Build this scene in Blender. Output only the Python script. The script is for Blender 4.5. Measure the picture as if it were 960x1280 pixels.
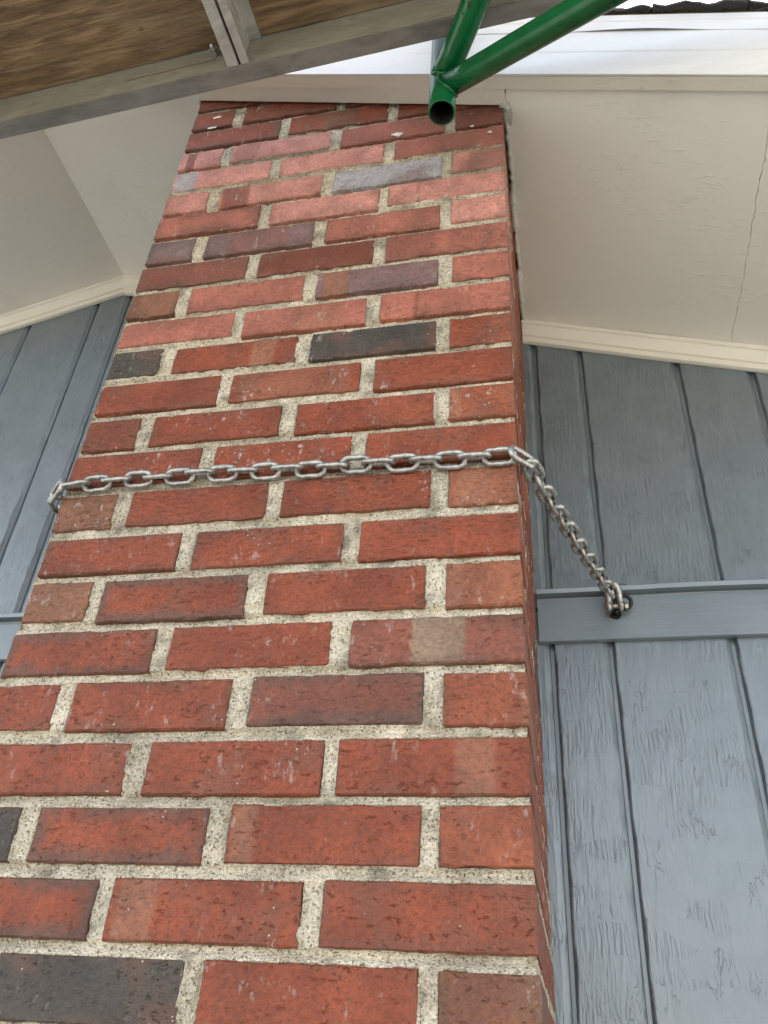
import bpy, math, random
import numpy as np
from mathutils import Vector, Matrix

random.seed(7)
rng = np.random.default_rng(11)
sc = bpy.context.scene
for o in list(bpy.data.objects):
    bpy.data.objects.remove(o)
col = sc.collection
G = 1.50                      # height of brick course 0 above the ground; z below is measured from that course

# ------------------------------------------------------------------ camera
cd = bpy.data.cameras.new('camera')
cam = bpy.data.objects.new('camera', cd)
col.objects.link(cam)
cd.sensor_fit = 'HORIZONTAL'
cd.sensor_width = 36.0
cd.lens = 1036.71 / 960 * 36.0
cd.clip_start = 0.02
cd.clip_end = 500
cam.location = (0.6485, -0.8033, -0.0359 + G)
cam.rotation_euler = (2.1849, -0.0603, 0.1967)
sc.camera = cam

# ------------------------------------------------------------------ world, sun, exposure
SUN_EL, SUN_AZ = math.radians(42), math.radians(166)      # azimuth measured from -Y towards +X: behind the house
w = bpy.data.worlds.new('World')
sc.world = w
w.use_nodes = True
nt = w.node_tree
nt.nodes.clear()
sky = nt.nodes.new('ShaderNodeTexSky')
sky.sky_type = 'NISHITA'
sky.sun_disc = False
sky.sun_elevation = SUN_EL
sky.sun_rotation = math.pi - SUN_AZ
sky.air_density = 1.0
sky.dust_density = 2.0
hs = nt.nodes.new('ShaderNodeHueSaturation')
hs.inputs['Saturation'].default_value = 0.36
bg = nt.nodes.new('ShaderNodeBackground')
bg.inputs['Strength'].default_value = 0.15
wo = nt.nodes.new('ShaderNodeOutputWorld')
nt.links.new(sky.outputs[0], hs.inputs['Color'])
nt.links.new(hs.outputs[0], bg.inputs['Color'])
nt.links.new(bg.outputs[0], wo.inputs[0])
sd = bpy.data.lights.new('sun', 'SUN')
sd.energy = 3.2
sd.angle = math.radians(3)
sd.color = (1.0, 0.96, 0.90)
sun = bpy.data.objects.new('sun', sd)
col.objects.link(sun)
sv = Vector((math.sin(SUN_AZ) * math.cos(SUN_EL), -math.cos(SUN_AZ) * math.cos(SUN_EL), math.sin(SUN_EL)))
sun.rotation_euler = sv.to_track_quat('Z', 'Y').to_euler()
sun.location = (2, 8, 8)
sc.view_settings.view_transform = 'Standard'
sc.view_settings.look = 'None'
sc.view_settings.gamma = 1
sc.view_settings.exposure = 2.02
sc.render.engine = 'CYCLES'
sc.cycles.use_denoising = True
sc.cycles.max_bounces = 5
sc.cycles.diffuse_bounces = 4
sc.cycles.glossy_bounces = 2
sc.cycles.use_adaptive_sampling = True
sc.cycles.adaptive_threshold = 0.02
sc.cycles.adaptive_min_samples = 16
sc.cycles.caustics_reflective = False
sc.cycles.caustics_refractive = False

# ------------------------------------------------------------------ noise for geometry
_perm = rng.random((64, 64, 64))
def vnoise(p):
    p = np.asarray(p, float)
    i = np.floor(p).astype(int)
    f = p - i
    f = f * f * (3 - 2 * f)
    out = 0
    for a in (0, 1):
        for b in (0, 1):
            for c in (0, 1):
                wgt = (f[..., 0] if a else 1 - f[..., 0]) * (f[..., 1] if b else 1 - f[..., 1]) * (f[..., 2] if c else 1 - f[..., 2])
                out = out + wgt * _perm[(i[..., 0] + a) % 64, (i[..., 1] + b) % 64, (i[..., 2] + c) % 64]
    return out * 2 - 1
def fbm(p, oct=3):
    s, a, t = 0, 1.0, 0
    p = np.asarray(p, float)
    for k in range(oct):
        s = s + a * vnoise(p * 2 ** k + 17.3 * k)
        t += a
        a *= 0.5
    return s / t

# ------------------------------------------------------------------ node helper
class NT:
    def __init__(s, name):
        s.m = bpy.data.materials.new(name)
        s.m.use_nodes = True
        s.t = s.m.node_tree
        s.t.nodes.clear()
        s.out = s.t.nodes.new('ShaderNodeOutputMaterial')
        s.b = s.t.nodes.new('ShaderNodeBsdfPrincipled')
        s.t.links.new(s.b.outputs[0], s.out.inputs[0])
        s.co = s.t.nodes.new('ShaderNodeTexCoord')
        s.vec = s.co.outputs['Object']
    def put(s, sock, v):
        if v is None:
            return
        if isinstance(v, bpy.types.NodeSocket):
            s.t.links.new(v, sock)
        elif isinstance(v, (tuple, list)) and sock.type == 'RGBA' and len(v) == 3:
            sock.default_value = (*v, 1)
        else:
            sock.default_value = v
    def math(s, op, a, b=None, c=None, clamp=False):
        n = s.t.nodes.new('ShaderNodeMath')
        n.operation = op
        n.use_clamp = clamp
        s.put(n.inputs[0], a); s.put(n.inputs[1], b); s.put(n.inputs[2], c)
        return n.outputs[0]
    def vmath(s, op, a, b=None):
        n = s.t.nodes.new('ShaderNodeVectorMath')
        n.operation = op
        s.put(n.inputs[0], a); s.put(n.inputs[1], b)
        return n.outputs[0]
    def scale(s, v):
        return s.vmath('MULTIPLY', s.vec, v)
    def noise(s, vec, scale=1, detail=3, rough=0.55, dist=0):
        n = s.t.nodes.new('ShaderNodeTexNoise')
        s.put(n.inputs['Vector'], vec)
        n.inputs['Scale'].default_value = scale
        n.inputs['Detail'].default_value = detail
        n.inputs['Roughness'].default_value = rough
        n.inputs['Distortion'].default_value = dist
        return n.outputs['Fac']
    def noise3(s, vec, scale=1, detail=2):
        n = s.t.nodes.new('ShaderNodeTexNoise')
        s.put(n.inputs['Vector'], vec)
        n.inputs['Scale'].default_value = scale
        n.inputs['Detail'].default_value = detail
        return s.sep(n.outputs['Color'])
    def voronoi(s, vec, scale=1, feature='F1', out='Distance'):
        n = s.t.nodes.new('ShaderNodeTexVoronoi')
        n.feature = feature
        s.put(n.inputs['Vector'], vec)
        n.inputs['Scale'].default_value = scale
        return n.outputs[out]
    def ramp(s, f, a, b, lo=0.0, hi=1.0):
        n = s.t.nodes.new('ShaderNodeMapRange')
        n.interpolation_type = 'SMOOTHSTEP'
        s.put(n.inputs[0], f); s.put(n.inputs[1], a); s.put(n.inputs[2], b)
        s.put(n.inputs[3], lo); s.put(n.inputs[4], hi)
        return n.outputs[0]
    def mix(s, f, a, b, mode='MIX'):
        n = s.t.nodes.new('ShaderNodeMix')
        n.data_type = 'RGBA'
        n.blend_type = mode
        n.clamp_result = False
        s.put(n.inputs[0], f); s.put(n.inputs[6], a); s.put(n.inputs[7], b)
        return n.outputs[2]
    def gray(s, v):
        n = s.t.nodes.new('ShaderNodeCombineColor')
        for i in range(3):
            s.put(n.inputs[i], v)
        return n.outputs[0]
    def attr(s, name, o='Fac'):
        n = s.t.nodes.new('ShaderNodeAttribute')
        n.attribute_type = 'OBJECT'
        n.attribute_name = name
        return n.outputs[o]
    def info(s, o):
        if not hasattr(s, '_i'):
            s._i = s.t.nodes.new('ShaderNodeObjectInfo')
        return s._i.outputs[o]
    def sep(s, v):
        n = s.t.nodes.new('ShaderNodeSeparateXYZ')
        s.put(n.inputs[0], v)
        return n.outputs
    def comb(s, x, y, z):
        n = s.t.nodes.new('ShaderNodeCombineXYZ')
        s.put(n.inputs[0], x); s.put(n.inputs[1], y); s.put(n.inputs[2], z)
        return n.outputs[0]
    def bump(s, h, dist, strength=1.0, prev=None):
        n = s.t.nodes.new('ShaderNodeBump')
        n.inputs['Strength'].default_value = strength
        n.inputs['Distance'].default_value = dist
        s.put(n.inputs['Height'], h)
        if prev is not None:
            s.put(n.inputs['Normal'], prev)
        return n.outputs[0]
    def done(s, color, rough=0.6, normal=None, metal=0.0, spec=0.5):
        s.put(s.b.inputs['Base Color'], color)
        s.put(s.b.inputs['Roughness'], rough)
        s.put(s.b.inputs['Metallic'], metal)
        s.put(s.b.inputs['Specular IOR Level'], spec)
        if normal is not None:
            s.put(s.b.inputs['Normal'], normal)
        return s.m

M = {}
def mat_brick():
    n = NT('brick_clay')
    off = n.math('MULTIPLY', n.info('Random'), 40.0)
    v = n.vmath('ADD', n.vec, n.comb(off, off, off))
    x, y, z = n.sep(n.vec)
    base = n.info('Color')
    big, big2, big3 = n.noise3(v, 16, 2)
    fine = n.noise(v, 170, 2, 0.7)
    xw = n.math('ADD', x, n.math('MULTIPLY', n.math('SUBTRACT', fine, 0.5), 0.006))
    hx, hz = n.attr('hx'), n.attr('hz')
    # lighter or darker kiln bands
    u = n.math('DIVIDE', n.math('ADD', xw, hx), n.math('MULTIPLY', hx, 2.0))
    m1 = n.math('MULTIPLY', n.ramp(u, n.attr('b0'), n.math('ADD', n.attr('b0'), 0.045)), n.ramp(u, n.attr('b1'), n.math('ADD', n.attr('b1'), 0.05), 1, 0))
    m1 = n.math('MULTIPLY', m1, n.ramp(big, 0.25, 0.5, 0.55, 1.0))
    col_ = n.mix(n.math('MULTIPLY', m1, n.attr('bk')), base, n.attr('bc', 'Color'))
    # flashed dark rim
    ed = n.math('MINIMUM', n.math('SUBTRACT', hx, n.math('ABSOLUTE', x)), n.math('SUBTRACT', hz, n.math('ABSOLUTE', z)))
    ed = n.math('ADD', ed, n.math('MULTIPLY', n.math('SUBTRACT', big2, 0.5), 0.040))
    ed = n.math('ADD', ed, n.math('MULTIPLY', n.math('SUBTRACT', fine, 0.5), 0.006))
    halo = n.math('MULTIPLY', n.ramp(ed, -0.002, 0.018, 0.85, 0), n.attr('halo'))
    col_ = n.mix(halo, col_, (0.088, 0.054, 0.042))
    rim = n.math('MULTIPLY', n.ramp(ed, -0.005, 0.006, 1, 0), 0.30)
    col_ = n.mix(rim, col_, (0.14, 0.072, 0.049))
    col_ = n.mix(1.0, col_, n.gray(n.ramp(big, 0.25, 0.75, 0.80, 1.20)), 'MULTIPLY')
    col_ = n.mix(1.0, col_, n.gray(n.ramp(fine, 0.25, 0.75, 0.76, 1.24)), 'MULTIPLY')
    # brownish blush
    col_ = n.mix(n.ramp(big3, 0.50, 0.70, 0, 0.45), col_, (0.16, 0.068, 0.044))
    # lime bloom and specks
    ef = n.noise(n.vmath('MULTIPLY', v, (95, 95, 48)), 1, 3, 0.75)
    efm = n.math('MULTIPLY', n.ramp(ef, 0.58, 0.70), n.ramp(big2, 0.46, 0.62))
    col_ = n.mix(n.math('MULTIPLY', efm, n.attr('eff')), col_, (0.52, 0.47, 0.42))
    vo = n.voronoi(v, 130)
    spm = n.math('MULTIPLY', n.ramp(vo, 0.09, 0.15, 1, 0), n.ramp(big3, 0.60, 0.66))
    col_ = n.mix(n.math('MULTIPLY', spm, 0.7), col_, (0.75, 0.70, 0.63))
    pit = n.math('MULTIPLY', n.ramp(vo, 0.10, 0.20, 1, 0), n.ramp(big, 0.53, 0.60))
    col_ = n.mix(n.math('MULTIPLY', pit, 0.5), col_, (0.05, 0.025, 0.018))
    # dragged, torn skin of an extruded brick
    drag = n.noise(n.vmath('MULTIPLY', v, (95, 95, 190)), 1, 3, 0.62, 0.3)
    tear = n.math('MULTIPLY', n.ramp(drag, 0.40, 0.30), n.ramp(big3, 0.36, 0.56))
    col_ = n.mix(n.math('MULTIPLY', tear, 0.20), col_, (0.06, 0.028, 0.02))
    h = n.math('SUBTRACT', n.math('ADD', n.math('MULTIPLY', drag, 0.55), n.math('MULTIPLY', fine, 0.45)), n.math('MULTIPLY', tear, 0.3))
    nb = n.bump(h, 0.0046, 0.95)
    return n.done(col_, n.ramp(fine, 0.3, 0.7, 0.40, 0.56), nb, spec=0.36)
def mat_mortar():
    n = NT('mortar')
    v = n.vec
    big, dirt, _ = n.noise3(v, 24, 3)
    fine = n.noise(v, 300, 2, 0.75)
    vn = n.t.nodes.new('ShaderNodeTexVoronoi')
    n.put(vn.inputs['Vector'], v)
    vn.inputs['Scale'].default_value = 500
    grv = n.sep(vn.outputs['Color'])
    c = n.mix(n.ramp(big, 0.3, 0.7), (0.47, 0.400, 0.295), (0.72, 0.635, 0.500))
    c = n.mix(n.ramp(fine, 0.40, 0.75, 0.0, 0.6), c, (0.84, 0.765, 0.64))
    c = n.mix(n.ramp(fine, 0.45, 0.29, 0.0, 0.8), c, (0.12, 0.105, 0.08))
    c = n.mix(n.ramp(grv[0], 0.935, 0.955, 0, 0.75), c, (0.10, 0.085, 0.07))
    c = n.mix(n.ramp(grv[1], 0.03, 0.02, 0, 0.7), c, (0.36, 0.20, 0.11))
    c = n.mix(n.ramp(dirt, 0.55, 0.70, 0, 0.6), c, (0.17, 0.15, 0.115))
    reg = n.noise(v, 7, 2)
    c = n.mix(1.0, c, n.gray(n.ramp(reg, 0.3, 0.7, 0.95, 1.28)), 'MULTIPLY')
    h = n.math('ADD', fine, n.math('MULTIPLY', vn.outputs['Distance'], 0.5))
    return n.done(c, 0.92, n.bump(h, 0.0050, 1.0), spec=0.2)
def mat_siding():
    n = NT('blue_grey_siding_paint')
    v = n.vec
    x, y, z = n.sep(v)
    w1, w2, w3 = n.noise3(v, 20, 2)
    wx = n.math('MULTIPLY', n.math('SUBTRACT', w1, 0.5), 0.045)
    wz = n.math('MULTIPLY', n.math('SUBTRACT', w2, 0.5), 0.022)
    # chattered patches of rough-sawn veneer under the paint
    cell = n.t.nodes.new('ShaderNodeTexVoronoi')
    cell.feature = 'F1'
    cell.distance = 'CHEBYCHEV'
    cell.voronoi_dimensions = '2D'
    cell.inputs['Randomness'].default_value = 0.8
    n.put(cell.inputs['Vector'], n.comb(n.math('MULTIPLY', n.math('ADD', x, wx), 15), n.math('MULTIPLY', n.math('ADD', z, wz), 26), 0.0))
    cell.inputs['Scale'].default_value = 1.0
    cr = n.sep(cell.outputs['Color'])
    patch = n.ramp(cr[0], 0.45, 0.80)
    xr = n.math('ADD', x, n.math('MULTIPLY', wx, 0.14))
    rip = n.noise(n.comb(n.math('MULTIPLY', xr, 230), 0.0, n.math('MULTIPLY', z, 26)), 1, 2, 0.5, 0.1)
    rip2 = n.noise(n.comb(n.math('MULTIPLY', xr, 70), 3.0, n.math('MULTIPLY', z, 15)), 1, 3, 0.6, 0.4)
    h = n.math('MULTIPLY', rip, n.math('ADD', n.math('MULTIPLY', patch, 0.66), 0.08))
    h = n.math('ADD', h, n.math('MULTIPLY', rip2, 0.50))
    h = n.math('ADD', n.math('MULTIPLY', h, 0.9), n.math('MULTIPLY', cr[1], 1.1))
    ck = n.math('MULTIPLY', n.ramp(n.math('ABSOLUTE', n.math('SUBTRACT', rip2, 0.5)), 0.0, 0.012, 1, 0), n.ramp(w3, 0.57, 0.63))
    h = n.math('SUBTRACT', h, n.math('MULTIPLY', ck, 0.22))
    c = n.mix(n.ramp(w2, 0.3, 0.7), (0.106, 0.136, 0.160), (0.126, 0.158, 0.184))
    c = n.mix(n.math('MULTIPLY', ck, 0.10), c, (0.09, 0.10, 0.10))
    n.b.inputs['Coat Weight'].default_value = 0.9
    n.b.inputs['Coat Roughness'].default_value = 0.28
    n.b.inputs['Coat IOR'].default_value = 1.55
    return n.done(c, 0.36, n.bump(h, 0.0048, 0.95), spec=1.0)
def mat_trim():
    n = NT('blue_grey_trim_paint')
    v = n.vec
    g = n.noise(n.vmath('MULTIPLY', v, (9, 60, 190)), 1, 4, 0.6, 0.5)
    kn = n.ramp(n.voronoi(n.vmath('MULTIPLY', v, (3.5, 1, 12)), 1), 0.05, 0.16, 1, 0)
    c = n.mix(n.ramp(n.noise(v, 12, 3), 0.3, 0.7), (0.115, 0.145, 0.168), (0.135, 0.167, 0.190))
    n.b.inputs['Coat Weight'].default_value = 0.9
    n.b.inputs['Coat Roughness'].default_value = 0.28
    n.b.inputs['Coat IOR'].default_value = 1.55
    return n.done(c, 0.38, n.bump(n.math('ADD', g, n.math('MULTIPLY', kn, 0.6)), 0.0006, 0.6), spec=1.0)
def mat_cream(name, c0, c1, rel=0.8, dirt_k=0.5):
    n = NT(name)
    v = n.vec
    big, b2, b3 = n.noise3(v, 4.0, 3)
    c = n.mix(n.ramp(big, 0.3, 0.7), c0, c1)
    st = n.noise(n.vmath('MULTIPLY', v, (16, 110, 80)), 1, 3, 0.65, 0.6)
    stm = n.math('MULTIPLY', n.ramp(st, 0.56, 0.70), n.ramp(b2, 0.40, 0.60))
    lump = n.noise(n.vmath('MULTIPLY', v, (60, 80, 60)), 1, 2, 0.6)
    vo = n.voronoi(v, 24)
    sp = n.math('MULTIPLY', n.ramp(vo, 0.04, 0.07, 1, 0), n.ramp(b3, 0.52, 0.60))
    c = n.mix(n.math('MULTIPLY', sp, dirt_k), c, (0.27, 0.235, 0.20))
    hair = n.math('MULTIPLY', n.ramp(n.math('ABSOLUTE', n.math('SUBTRACT', st, 0.5)), 0.0, 0.008, 1, 0), n.math('MULTIPLY', n.ramp(b2, 0.60, 0.66), n.ramp(lump, 0.55, 0.65)))
    c = n.mix(n.math('MULTIPLY', hair, 0.35), c, (0.24, 0.205, 0.165))
    c = n.mix(n.ramp(b3, 0.54, 0.74, 0, 0.22), c, (0.38, 0.34, 0.28))
    h = n.math('ADD', n.math('MULTIPLY', stm, 0.7), n.math('MULTIPLY', lump, 0.4))
    h = n.math('SUBTRACT', h, n.math('MULTIPLY', hair, 0.5))
    return n.done(c, 0.5, n.bump(h, 0.0018, rel))
def mat_white():
    n = NT('white_coated_aluminium')
    v = n.vec
    c = n.mix(n.ramp(n.noise(n.vmath('MULTIPLY', v, (4, 20, 20)), 1, 4), 0.45, 0.8), (0.76, 0.76, 0.76), (0.68, 0.675, 0.665))
    return n.done(c, 0.38, n.bump(n.noise(v, 6, 2), 0.004, 0.35))
def mat_shingle():
    n = NT('asphalt_shingle')
    g = n.noise(n.vec, 500, 3, 0.7)
    c = n.mix(n.ramp(g, 0.3, 0.7), (0.025, 0.024, 0.024), (0.10, 0.095, 0.09))
    return n.done(c, 0.9, n.bump(g, 0.002, 1.0), spec=0.2)
def mat_plywood():
    n = NT('plywood')
    v = n.vec
    warp = n.math('MULTIPLY', n.noise(n.vmath('MULTIPLY', v, (2.0, 4.5, 1)), 1, 3, 0.5), 2.6)
    x, y, z = n.sep(v)
    ring = n.math('SINE', n.math('MULTIPLY', n.math('ADD', n.math('MULTIPLY', y, 9.0), warp), 15.0))
    c = n.mix(n.ramp(ring, -1, 1), (0.185, 0.112, 0.054), (0.285, 0.182, 0.094))
    st = n.noise(n.vmath('MULTIPLY', v, (9, 120, 1)), 1, 5, 0.7, 0.4)
    c = n.mix(n.ramp(st, 0.35, 0.62, 0.8, 0.0), c, (0.062, 0.034, 0.017))
    bl = n.noise(n.vmath('MULTIPLY', v, (3.5, 9, 1)), 1, 4, 0.6, 0.5)
    c = n.mix(n.ramp(bl, 0.50, 0.70, 0, 0.65), c, (0.24, 0.168, 0.098))
    c = n.mix(n.ramp(bl, 0.44, 0.30, 0, 0.7), c, (0.070, 0.040, 0.021))
    dk = n.noise(n.vmath('MULTIPLY', v, (16, 45, 1)), 1, 3, 0.6)
    c = n.mix(n.ramp(dk, 0.64, 0.74, 0, 0.7), c, (0.05, 0.028, 0.018))
    return n.done(c, 0.62, n.bump(n.math('ADD', st, n.noise(n.vmath('MULTIPLY', v, (30, 400, 1)), 1, 3)), 0.0016, 0.8))
def mat_alu(name='dull_aluminium', k=1.0, rough=0.5, c0=(0.30, 0.285, 0.26), c1=(0.50, 0.48, 0.45)):
    n = NT(name)
    v = n.vec
    sm = n.noise(n.vmath('MULTIPLY', v, (9, 26, 26)), 1, 5, 0.65, 0.6)
    c = n.mix(n.ramp(sm, 0.3, 0.7), tuple(q * k for q in c0), tuple(q * k for q in c1))
    d = n.noise(n.vmath('MULTIPLY', v, (22, 70, 70)), 1, 4, 0.7)
    c = n.mix(n.ramp(d, 0.60, 0.74, 0, 0.7), c, (0.10, 0.09, 0.075))
    return n.done(c, n.ramp(sm, 0.3, 0.7, rough + 0.12, rough - 0.08), n.bump(n.noise(n.vmath('MULTIPLY', v, (30, 300, 300)), 1, 2), 0.0006, 0.5), metal=0.35)
def mat_green():
    n = NT('green_enamel')
    v = n.vec
    c = n.mix(n.ramp(n.noise(v, 25, 3), 0.3, 0.7), (0.002, 0.080, 0.024), (0.004, 0.112, 0.034))
    ch = n.math('MULTIPLY', n.ramp(n.noise(v, 85, 3, 0.65), 0.62, 0.66), n.ramp(n.noise(v, 16, 2), 0.48, 0.56))
    c = n.mix(ch, c, (0.03, 0.022, 0.016))
    return n.done(c, n.ramp(ch, 0, 1, 0.20, 0.8), n.bump(n.math('SUBTRACT', n.noise(v, 45, 3), ch), 0.0009, 0.45), spec=0.4)
def mat_galv():
    n = NT('galvanised_steel')
    v = n.vmath('ADD', n.vec, n.comb(n.math('MULTIPLY', n.info('Random'), 9.0), 0.0, 0.0))
    a = n.noise(v, 160, 4, 0.65)
    c = n.mix(n.ramp(a, 0.3, 0.7), (0.26, 0.25, 0.235), (0.54, 0.525, 0.50))
    ru = n.noise(v, 60, 4, 0.65)
    rm = n.ramp(ru, 0.60, 0.74, 0, 0.75)
    c = n.mix(rm, c, (0.17, 0.095, 0.055))
    dk = n.ramp(n.noise(v, 230, 3), 0.62, 0.70, 0, 0.7)
    c = n.mix(dk, c, (0.06, 0.055, 0.05))
    return n.done(c, n.ramp(a, 0.3, 0.7, 0.30, 0.55), n.bump(a, 0.0008, 0.6), metal=n.ramp(rm, 0, 0.7, 0.85, 0.2))
def mat_plain(name, c, rough=0.6, metal=0.0, k=0.2):
    n = NT(name)
    a = n.noise(n.vec, 120, 3)
    cc = n.mix(1.0, c, n.gray(n.ramp(a, 0.3, 0.7, 1 - k, 1 + k)), 'MULTIPLY')
    return n.done(cc, rough, n.bump(a, 0.0006, 0.5), metal=metal)
def mat_ground():
    n = NT('concrete_paving')
    a = n.noise(n.vec, 2.2, 6, 0.65)
    c = n.mix(n.ramp(a, 0.3, 0.7), (0.40, 0.385, 0.325), (0.49, 0.47, 0.40))
    return n.done(c, 0.85, n.bump(n.noise(n.vec, 60, 4), 0.003, 0.6))
M['brick'] = mat_brick(); M['mortar'] = mat_mortar(); M['siding'] = mat_siding(); M['trim'] = mat_trim()
M['soffit'] = mat_cream('cream_soffit_paint', (0.80, 0.765, 0.70), (0.83, 0.795, 0.735), 0.42)
M['mould'] = mat_cream('cream_moulding_paint', (0.74, 0.70, 0.62), (0.78, 0.74, 0.66), 0.6, 0.3)
M['board'] = mat_cream('cream_board_paint', (0.68, 0.63, 0.56), (0.73, 0.685, 0.61), 0.5, 0.4)
M['white'] = mat_white(); M['shingle'] = mat_shingle(); M['ply'] = mat_plywood()
M['alu'] = mat_alu(); M['alu_dark'] = mat_alu('dark_aluminium', 0.48, 0.55)
M['rail'] = mat_alu('warm_aluminium', 0.55, 0.55, (0.40, 0.375, 0.30), (0.56, 0.525, 0.43))
M['green'] = mat_green(); M['galv'] = mat_galv()
M['black'] = mat_plain('black_steel', (0.012, 0.012, 0.013), 0.35, 0.3)
M['bore'] = mat_plain('black_tube_bore', (0.003, 0.002, 0.0015), 1.0)  # inner wall of the open tubes, coloured nearly black
M['rust'] = mat_plain('rust', (0.11, 0.045, 0.02), 0.9)
M['caulk'] = mat_cream('dirty_caulk', (0.40, 0.375, 0.33), (0.55, 0.52, 0.46), 1.0)
M['deck'] = mat_plain('bare_roof_deck', (0.16, 0.11, 0.07), 0.9)
M['ground'] = mat_ground()

# ------------------------------------------------------------------ object helpers
def put(name, me, mat=None, parent=None, loc=None):
    o = bpy.data.objects.new(name, me)
    col.objects.link(o)
    if mat is not None and me is not None and not me.materials:
        me.materials.append(mat)
    if parent is not None:
        o.parent = parent
    if loc is not None:
        o.location = loc
    return o
def mesh(name, verts, faces, smooth=False):
    me = bpy.data.meshes.new(name)
    me.from_pydata([tuple(map(float, v)) for v in verts], [], faces)
    me.update()
    if smooth:
        me.polygons.foreach_set('use_smooth', [True] * len(me.polygons))
    return me
def big_mesh(name, V, F, smooth=False):
    me = bpy.data.meshes.new(name)
    V = np.asarray(V, np.float32); F = np.asarray(F, np.int32)
    me.vertices.add(len(V)); me.vertices.foreach_set('co', V.ravel())
    me.loops.add(F.size); me.loops.foreach_set('vertex_index', F.ravel())
    me.polygons.add(len(F)); me.polygons.foreach_set('loop_start', np.arange(len(F), dtype=np.int32) * 4)
    me.update(calc_edges=True)
    if smooth:
        me.polygons.foreach_set('use_smooth', [True] * len(F))
    return me
def empty(name, loc=(0, 0, 0)):
    o = bpy.data.objects.new(name, None)
    o.empty_display_size = 0.1
    col.objects.link(o)
    o.location = loc
    return o
def tag(o, label, cat, group=None):
    o['label'] = label; o['category'] = cat
    if group:
        o['group'] = group
    return o
def box_mesh(name, x0, x1, y0, y1, z0, z1):
    v = [(x, y, z) for z in (z0, z1) for y in (y0, y1) for x in (x0, x1)]
    f = [(0, 2, 3, 1), (4, 5, 7, 6), (0, 1, 5, 4), (2, 6, 7, 3), (0, 4, 6, 2), (1, 3, 7, 5)]
    return mesh(name, v, f)
def sweep_profile(name, prof, xs, zfun, yoff=None, smooth=False):
    """closed (y, dz) profile carried along x, following zfun(x); yoff(i_profile, x) moves points"""
    V, F = [], []
    k = len(prof)
    for x in xs:
        for i, (py, pz) in enumerate(prof):
            V.append((x, py + (yoff(i, x) if yoff else 0), zfun(x) + pz))
    for s in range(len(xs) - 1):
        for i in range(k):
            a, b = s * k + i, s * k + (i + 1) % k
            F.append((a, b, b + k, a + k))
    F.append(tuple(range(k - 1, -1, -1)))
    F.append(tuple((len(xs) - 1) * k + i for i in range(k)))
    return mesh(name, V, F, smooth)
def tube_mesh(name, pts, r, seg=16, closed=False, caps=True, smooth=True):
    pts = [Vector(p) for p in pts]
    n = len(pts)
    V, F = [], []
    prev = None
    for i, p in enumerate(pts):
        if closed:
            t = (pts[(i + 1) % n] - pts[i - 1]).normalized()
        else:
            t = (pts[min(i + 1, n - 1)] - pts[max(i - 1, 0)]).normalized()
        if prev is None:
            a = Vector((0, 0, 1)) if abs(t.z) < 0.9 else Vector((0, 1, 0))
            u = t.cross(a).normalized()
        else:
            u = (prev - t * prev.dot(t)).normalized()
        prev = u
        w_ = t.cross(u)
        rr = r[i] if isinstance(r, (list, tuple)) else r
        for k in range(seg):
            an = 2 * math.pi * k / seg
            V.append(p + (u * math.cos(an) + w_ * math.sin(an)) * rr)
    for i in range(n if closed else n - 1):
        j = (i + 1) % n
        for k in range(seg):
            k2 = (k + 1) % seg
            F.append((i * seg + k, i * seg + k2, j * seg + k2, j * seg + k))
    if caps and not closed:
        F.append(tuple(range(seg - 1, -1, -1)))
        F.append(tuple((n - 1) * seg + k for k in range(seg)))
    return mesh(name, V, F, smooth)

# ------------------------------------------------------------------ the roof line (z from course 0)
RIDGE = -0.456
W, D = 0.615, 0.53                      # chimney width and how far it stands out of the wall
def soff(x):
    return 1.4225 - 0.327 * (x - 0.615) if x >= RIDGE else 1.7727 - 0.305 * (RIDGE - x)
XL, XR = -3.4, 2.9

# ------------------------------------------------------------------ ground
g = put('ground', mesh('ground', [(-150, -150, 0), (150, -150, 0), (150, 150, 0), (-150, 150, 0)], [(0, 1, 2, 3)]), M['ground'])
g['kind'] = 'structure'

# ------------------------------------------------------------------ house
house = tag(empty('house', (0, 2.5, 0)), 'house with blue grey grooved siding, cream soffit and white fascia behind the chimney', 'house')
def hput(name, me, mat, parent=house):
    o = put(name, me, mat)
    o.parent = parent
    o.location = (0, -2.5, G) if parent is house else (0, 0, 0)
    return o
YW = D + 0.010                          # sheathing plane behind the boards
def wall_mesh():
    V, F = [], []
    xs = [XL, RIDGE, XR]
    for y in (YW, YW + 0.1):
        V += [(XL, y, -G), (XR, y, -G), (XR, y, soff(XR) + 0.15), (RIDGE, y, soff(RIDGE) + 0.15), (XL, y, soff(XL) + 0.15)]
    F = [(0, 1, 2, 3, 4), (9, 8, 7, 6, 5)] + [(i, i + 5, (i + 1) % 5 + 5, (i + 1) % 5) for i in range(5)]
    return mesh('wall', V, F)
wall = hput('wall', wall_mesh(), M['trim'])
for side, (xa) in (('l', XL), ('r', XR)):
    hput('side_wall', box_mesh('side_wall', xa - (0.0 if side == 'l' else 0.1), xa + (0.1 if side == 'l' else 0.0), YW + 0.1, 4.6, -G, soff(xa) + 0.1), M['trim'])
def back_mesh():
    V = []
    for y in (4.6, 4.7):
        V += [(XL, y, -G), (XR, y, -G), (XR, y, soff(XR) + 0.15), (RIDGE, y, soff(RIDGE) + 0.15), (XL, y, soff(XL) + 0.15)]
    return mesh('back_wall', V, [(0, 1, 2, 3, 4), (9, 8, 7, 6, 5)] + [(i, i + 5, (i + 1) % 5 + 5, (i + 1) % 5) for i in range(5)])
hput('back_wall', back_mesh(), M['trim'])

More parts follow.
